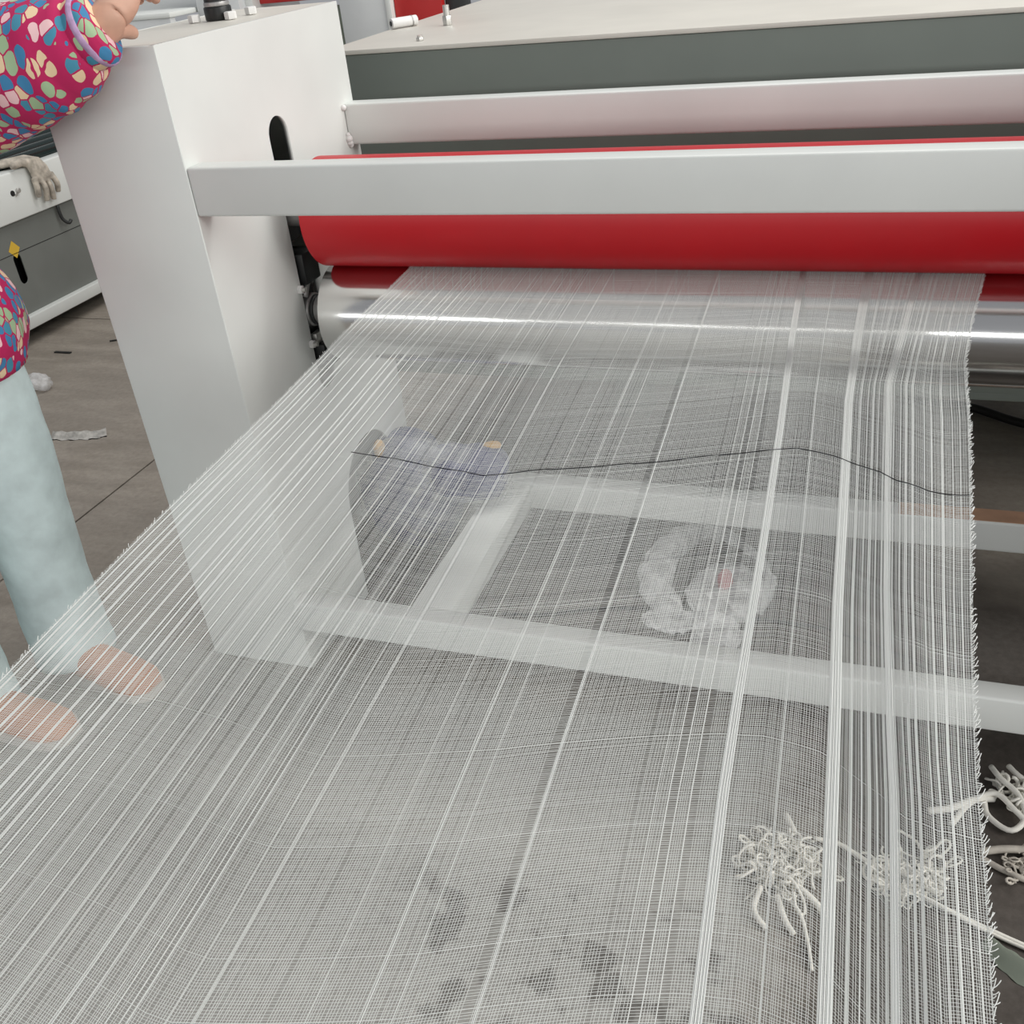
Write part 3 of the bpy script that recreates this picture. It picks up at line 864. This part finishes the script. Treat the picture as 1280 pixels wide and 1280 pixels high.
# jeans: hips and two wide legs
bm = bmesh.new()
def leg_rings(pts):
    q = smooth_path(pts, 44)
    tube(bm, [a[:3] for a in q], [(float(a[3]), float(a[4])) for a in q], 30, wrinkle=0.022, seed=5, freq=1.5)
leg_rings([(-0.56, -0.125, 0.88, .12, .11), (-0.545, -0.108, 0.78, .115, .10), (-0.515, -0.10, 0.62, .100, .093), (-0.505, -0.10, 0.46, .086, .083), (-0.512, -0.10, 0.30, .080, .078), (-0.515, -0.105, 0.14, .081, .079), (-0.513, -0.105, 0.045, .084, .082)])
leg_rings([(-0.60, -0.275, 0.88, .12, .11), (-0.605, -0.29, 0.78, .115, .10), (-0.59, -0.30, 0.62, .098, .09), (-0.585, -0.30, 0.46, .084, .082), (-0.595, -0.30, 0.30, .078, .076), (-0.60, -0.30, 0.14, .079, .077), (-0.60, -0.30, 0.045, .082, .08)])
from_bm('jeans', bm, 'jeans', pe, True)
def shoe(x, y, a):
    bm = bmesh.new()
    prof = [(-0.075, .030, .030, .040), (-0.05, .036, .040, .045), (0.0, .038, .048, .046), (0.06, .043, .040, .036), (0.11, .046, .034, .030), (0.15, .042, .028, .026), (0.178, .022, .016, .022)]
    rings = []
    for (dx, ry, rz, cz) in prof:
        rings.append([Vector((x + dx * math.cos(a) - ry * math.cos(t) * math.sin(a), y + dx * math.sin(a) + ry * math.cos(t) * math.cos(a), max(0.014, cz + rz * math.sin(t)))) for t in np.linspace(0, 2 * math.pi, 20, endpoint=False)])
    loft(bm, rings)
    s = from_bm('shoe', bm, 'shoe', pe, True)
    bm = bmesh.new()
    for zz in (0.0, 0.018):
        pass
    lower = []; upper = []
    rings = []
    for zz in (0.0005, 0.019):
        ring = []
        for (dx, ry, rz, cz) in prof: ring.append((dx * 1.02, ry * 1.08))
        pts2 = ring + [(dx, -ry) for dx, ry in ring[::-1]]
        rings.append([Vector((x + dx * math.cos(a) - ry * math.sin(a), y + dx * math.sin(a) + ry * math.cos(a), zz)) for dx, ry in pts2])
    loft(bm, rings)
    bmesh.ops.recalc_face_normals(bm, faces=bm.faces)
    from_bm('sole', bm, 'sole', s)
shoe(-0.465, -0.125, -0.12)
shoe(-0.555, -0.30, 0.0)

# ------------------------------------------------------------------ bags on the frame and floor
def crumple(bm, amp, freq, seed):
    rr = random.Random(seed)
    K = [(Vector((rr.gauss(0, 1), rr.gauss(0, 1), rr.gauss(0, 1))) * freq, rr.uniform(0, 6.28)) for _ in range(14)]
    for v in bm.verts:
        s_ = sum(abs(math.sin(v.co.dot(k) + p)) for k, p in K) / 14 - 0.63
        v.co += v.normal * (s_ * amp)

def crinkle(o, amp, seed, floor_z=0.001):
    rr = random.Random(seed)
    for v in o.data.vertices:
        v.co += Vector((rr.gauss(0, 1), rr.gauss(0, 1), rr.gauss(0, 1.2))) * amp
    for p in o.data.polygons: p.use_smooth = False
    off = o.parent.location.z if o.parent else 0.0
    for v in o.data.vertices: v.co.z = max(v.co.z, floor_z - off)
    return o

def blob(name, c, r, mat, parent, amp, freq, seed, sub=4, floor_z=None, power=1.0):
    bm = bmesh.new()
    bmesh.ops.create_icosphere(bm, subdivisions=sub, radius=1.0)
    for v in bm.verts:
        f = v.co
        sg = lambda t: math.copysign(abs(t) ** power, t)
        v.co = Vector((c[0] + sg(f.x) * r[0], c[1] + sg(f.y) * r[1], c[2] + sg(f.z) * r[2]))
    bm.normal_update()
    crumple(bm, amp, freq, seed)
    if floor_z is not None:
        for v in bm.verts: v.co.z = max(v.co.z, floor_z)
    return from_bm(name, bm, mat, parent, True)

bg_ = empty('clothes_bag', (0.12, 0.47, 0.04), 'clear bag stuffed with blue-violet cloth slumped over the lower rear rail', 'bag')
blob('cloth_bundle', (0.06, 0.45, 0.155), (0.125, 0.06, 0.115), 'cloth_blue', bg_, 0.05, 16, 3, 4, 0.05, 0.8)
blob('cloth_bundle', (0.20, 0.46, 0.235), (0.100, 0.075, 0.060), 'cloth_blue', bg_, 0.04, 18, 6, 4, 0.186, 0.8)
blob('cloth_bundle', (0.03, 0.50, 0.250), (0.075, 0.075, 0.05), 'cloth_blue', bg_, 0.03, 22, 9, 4, 0.186, 0.8)
blob('scrap_paper', (0.255, 0.50, 0.285), (0.022, 0.02, 0.010), 'orange', bg_, 0.01, 60, 12, 2)
blob('scrap_paper', (0.00, 0.44, 0.290), (0.012, 0.02, 0.022), 'orange', bg_, 0.01, 60, 13, 2)
blob('bag_film', (0.115, 0.45, 0.165), (0.195, 0.068, 0.145), 'film_bag', bg_, 0.05, 17, 21, 5, 0.04, 0.75)

pb = empty('plastic_bag', (0.78, 0.42, 0), 'crumpled translucent plastic bag lying between the lower rails', 'bag')
bm = bmesh.new()
# ring-shaped slumped body of the bag with a torn neck trailing forward
tube(bm, smooth_path([(0.70, 0.30, 0.02), (0.645, 0.40, 0.035), (0.650, 0.50, 0.045), (0.70, 0.585, 0.05), (0.77, 0.575, 0.055), (0.85, 0.51, 0.05), (0.885, 0.44, 0.035), (0.86, 0.36, 0.03)], 60),
     [(0.026 + 0.016 * math.sin(k * 0.11) + 0.004 * math.sin(k * 1.3), 0.018 + 0.012 * math.sin(k * 0.09 + .4)) for k in range(60)], 18, wrinkle=0.22, seed=3)
bm.normal_update(); crumple(bm, 0.018, 60, 4)
for v in bm.verts: v.co.z = max(v.co.z, 0.002)
crinkle(from_bm('bag_rim', bm, 'film', pb, True), 0.0016, 1)
crinkle(blob('bag_body', (0.80, 0.40, 0.020), (0.085, 0.105, 0.026), 'film', pb, 0.05, 34, 31, 4, 0.002), 0.0022, 2)
crinkle(blob('bag_neck', (0.80, 0.262, 0.020), (0.050, 0.060, 0.022), 'film', pb, 0.04, 50, 33, 4, 0.002), 0.002, 3)
crinkle(blob('bag_flap', (0.70, 0.300, 0.008), (0.065, 0.040, 0.007), 'film', pb, 0.03, 40, 35, 4, 0.002), 0.0015, 4)
M['pink'] = plain('pink_scrap', (0.55, 0.26, 0.27), 0.8)
blob('pink_scrap', (0.795, 0.415, 0.045), (0.016, 0.034, 0.014), 'pink', pb, 0.03, 60, 41, 3)

# ------------------------------------------------------------------ yarn on the floor
def curl_path(c, R, n, seed, flat=0.014, bias=(0, 0), turns=1.4):
    rr = random.Random(seed)
    a = rr.uniform(0, 6.28); p = [c[0] + rr.gauss(0, R * .35), c[1] + rr.gauss(0, R * .35)]
    pts = []
    step = R * turns * 2.2 / n
    k = rr.uniform(-1, 1) * 0.5
    for i in range(n):
        k += rr.gauss(0, 0.16); k *= 0.93; a += k
        dx, dy = p[0] - c[0], p[1] - c[1]
        if math.hypot(dx, dy) > R: a += 0.6 * math.sin(math.atan2(-dy, -dx) - a)
        p[0] += math.cos(a) * step + bias[0] * step; p[1] += math.sin(a) * step + bias[1] * step
        pts.append((p[0], p[1], 0.004 + flat * (0.5 + 0.5 * math.sin(i * 0.35 + seed))))
    return pts

def tangle(name, label, c, R, count, seed, mat='yarn', rad=0.0022, extra=(), flat=0.02, group='yarn scraps on the floor'):
    t = empty(name, (c[0], c[1], 0), label, 'yarn', group)
    paths = [curl_path(c, R * RND.uniform(.6, 1), 34, seed * 100 + i, flat * RND.uniform(.3, 1)) for i in range(count)]
    o = strands('yarn_loops', paths, [rad * RND.uniform(.6, 1.5) for _ in paths], mat, t)
    o['kind'] = 'stuff'
    for e in extra:
        strands('loose_strand', [smooth_path([(a, b, z_) for a, b, z_ in e[0]], 30)], e[1] * 0.72, mat, t, 8)
    return t
tangle('yarn_tangle', 'large cream yarn tangle on the floor under the gauze', (0.985, -0.275), 0.066, 70, 1, rad=0.0016, flat=0.036, extra=(
    ([(1.0, -0.22, .02), (0.985, -0.19, .02), (0.98, -0.175, .008)], 0.0075),
    ([(0.99, -0.33, .015), (1.02, -0.36, .012), (1.035, -0.40, .005), (1.045, -0.445, .003)], 0.004),
    ([(1.0, -0.31, .02), (1.04, -0.335, .012), (1.055, -0.355, .006)], 0.0065),
    ([(0.96, -0.33, .015), (0.955, -0.37, .01), (0.975, -0.395, .006)], 0.006),
    ([(0.985, -0.34, .015), (1.0, -0.375, .01), (1.015, -0.395, .006)], 0.0065)))
tangle('yarn_tangle', 'loose white yarn heap trailing beneath the gauze selvedge', (1.165, -0.255), 0.060, 44, 2, rad=0.0015, flat=0.022, extra=(
    ([(1.03, -0.215, .012), (1.07, -0.215, .008), (1.12, -0.245, .012), (1.18, -0.25, .01)], 0.0055),
    ([(1.12, -0.265, .01), (1.19, -0.285, .008), (1.26, -0.31, .006), (1.34, -0.335, .005), (1.42, -0.35, .005)], 0.005),
    ([(1.14, -0.27, .01), (1.20, -0.29, .012), (1.27, -0.318, .006), (1.35, -0.343, .004)], 0.004)))
tangle('yarn_tangle', 'knotted cream yarn loops beside the gauze edge near the lower rail', (1.335, -0.055), 0.055, 12, 3, rad=0.0026, flat=0.024, extra=(
    ([(1.235, -0.13, .006), (1.262, -0.085, .012), (1.30, -0.06, .02), (1.33, -0.09, .018), (1.36, -0.12, .012), (1.42, -0.13, .006)], 0.0065),
    ([(1.298, 0.0, .02), (1.310, -0.03, .026), (1.335, -0.06, .024), (1.342, -0.10, .016), (1.32, -0.125, .01), (1.29, -0.10, .008), (1.285, -0.07, .01)], 0.0065),
    ([(1.325, 0.008, .02), (1.34, -0.015, .022), (1.37, -0.03, .016), (1.42, -0.035, .01)], 0.0065),
    ([(1.20, -0.11, .006), (1.235, -0.10, .012), (1.27, -0.075, .014), (1.30, -0.062, .01)], 0.008)))
tangle('yarn_tangle', 'flattened dusty yarn scrap below the knotted loops', (1.345, -0.19), 0.040, 14, 4, 'yarn_grey', 0.002, flat=0.012, extra=(
    ([(1.275, -0.175, .004), (1.31, -0.165, .010), (1.36, -0.16, .012), (1.42, -0.165, .006)], 0.0085),
    ([(1.275, -0.185, .004), (1.31, -0.205, .006), (1.35, -0.215, .006), (1.40, -0.20, .004)], 0.0065)))
bm = bmesh.new()
tube(bm, smooth_path([(1.275, -0.335, .004), (1.30, -0.365, .006), (1.335, -0.385, .006), (1.38, -0.38, .004)], 18), [(0.012 * math.sin(0.3 + k * .15) + .006, 0.0035) for k in range(18)], 12, wrinkle=.15, seed=2)
for v in bm.verts: v.co.z = max(0.0008, v.co.z)
tag(from_bm('cloth_scrap', bm, 'sage', None, True), 'flat grey-green cloth scrap on the floor beyond the gauze edge', 'scrap')

# ------------------------------------------------------------------ litter and cables on the floor
bm = bmesh.new()
tube(bm, smooth_path([(1.15, 1.44, .007), (1.32, 1.41, .007), (1.46, 1.32, .007), (1.75, 1.22, .007), (2.3, 1.15, .007)], 30), [0.012] * 30, 10)
for v in bm.verts: v.co.z += 0.006
tag(from_bm('floor_cable', bm, 'cable', None, True), 'black cable on the floor under the table beyond the rollers', 'cable')
bm = bmesh.new()
tube(bm, smooth_path([(0.335, 0.255, .004), (0.426, 0.27, .004), (0.60, 0.33, .004), (0.955, 0.345, .004), (1.10, 0.31, .004), (1.27, 0.22, .004)], 40), [0.0035] * 40, 8)
tag(from_bm('thin_wire', bm, 'cable', None, True), 'thin dark wire on the floor between the lower rails', 'wire')
tag(blob('film_scrap', (-1.755, 1.185, 0.028), (0.05, 0.035, 0.03), 'film', None, 0.06, 60, 51, 3, 0.001), 'small crumpled clear film scrap on the bare floor', 'scrap')
bm = bmesh.new()
tube(bm, smooth_path([(-1.42, 0.85, .003), (-1.35, 0.86, .004), (-1.28, 0.875, .003), (-1.24, 0.90, .003)], 20), [(0.020, 0.0025)] * 20, 10, wrinkle=.3, seed=7)
for v in bm.verts: v.co.z = max(0.0006, v.co.z)
M['dustwhite'] = plain('white_scrap', (0.55, 0.53, 0.49), 0.9, noise=0.4, nscale=60)
tag(from_bm('paper_strip', bm, 'dustwhite', None, True), 'torn dusty white strip on the floor near the jeans', 'scrap')
box_o = box('black_strip', -1.968, -1.890, 1.500, 1.512, 0.0003, 0.005, 'black', None, 0.001)
tag(box_o, 'short black strip on the floor by the grey machine', 'scrap')
bm = bmesh.new(); add_cyl(bm, (-1.80, 1.63, 0.004), (-1.71, 1.68, 0.004), 0.003, None, 8)
tag(from_bm('twig_scrap', bm, 'dark_iron', None, True), 'thin dark splinter on the floor beside the white column', 'scrap')
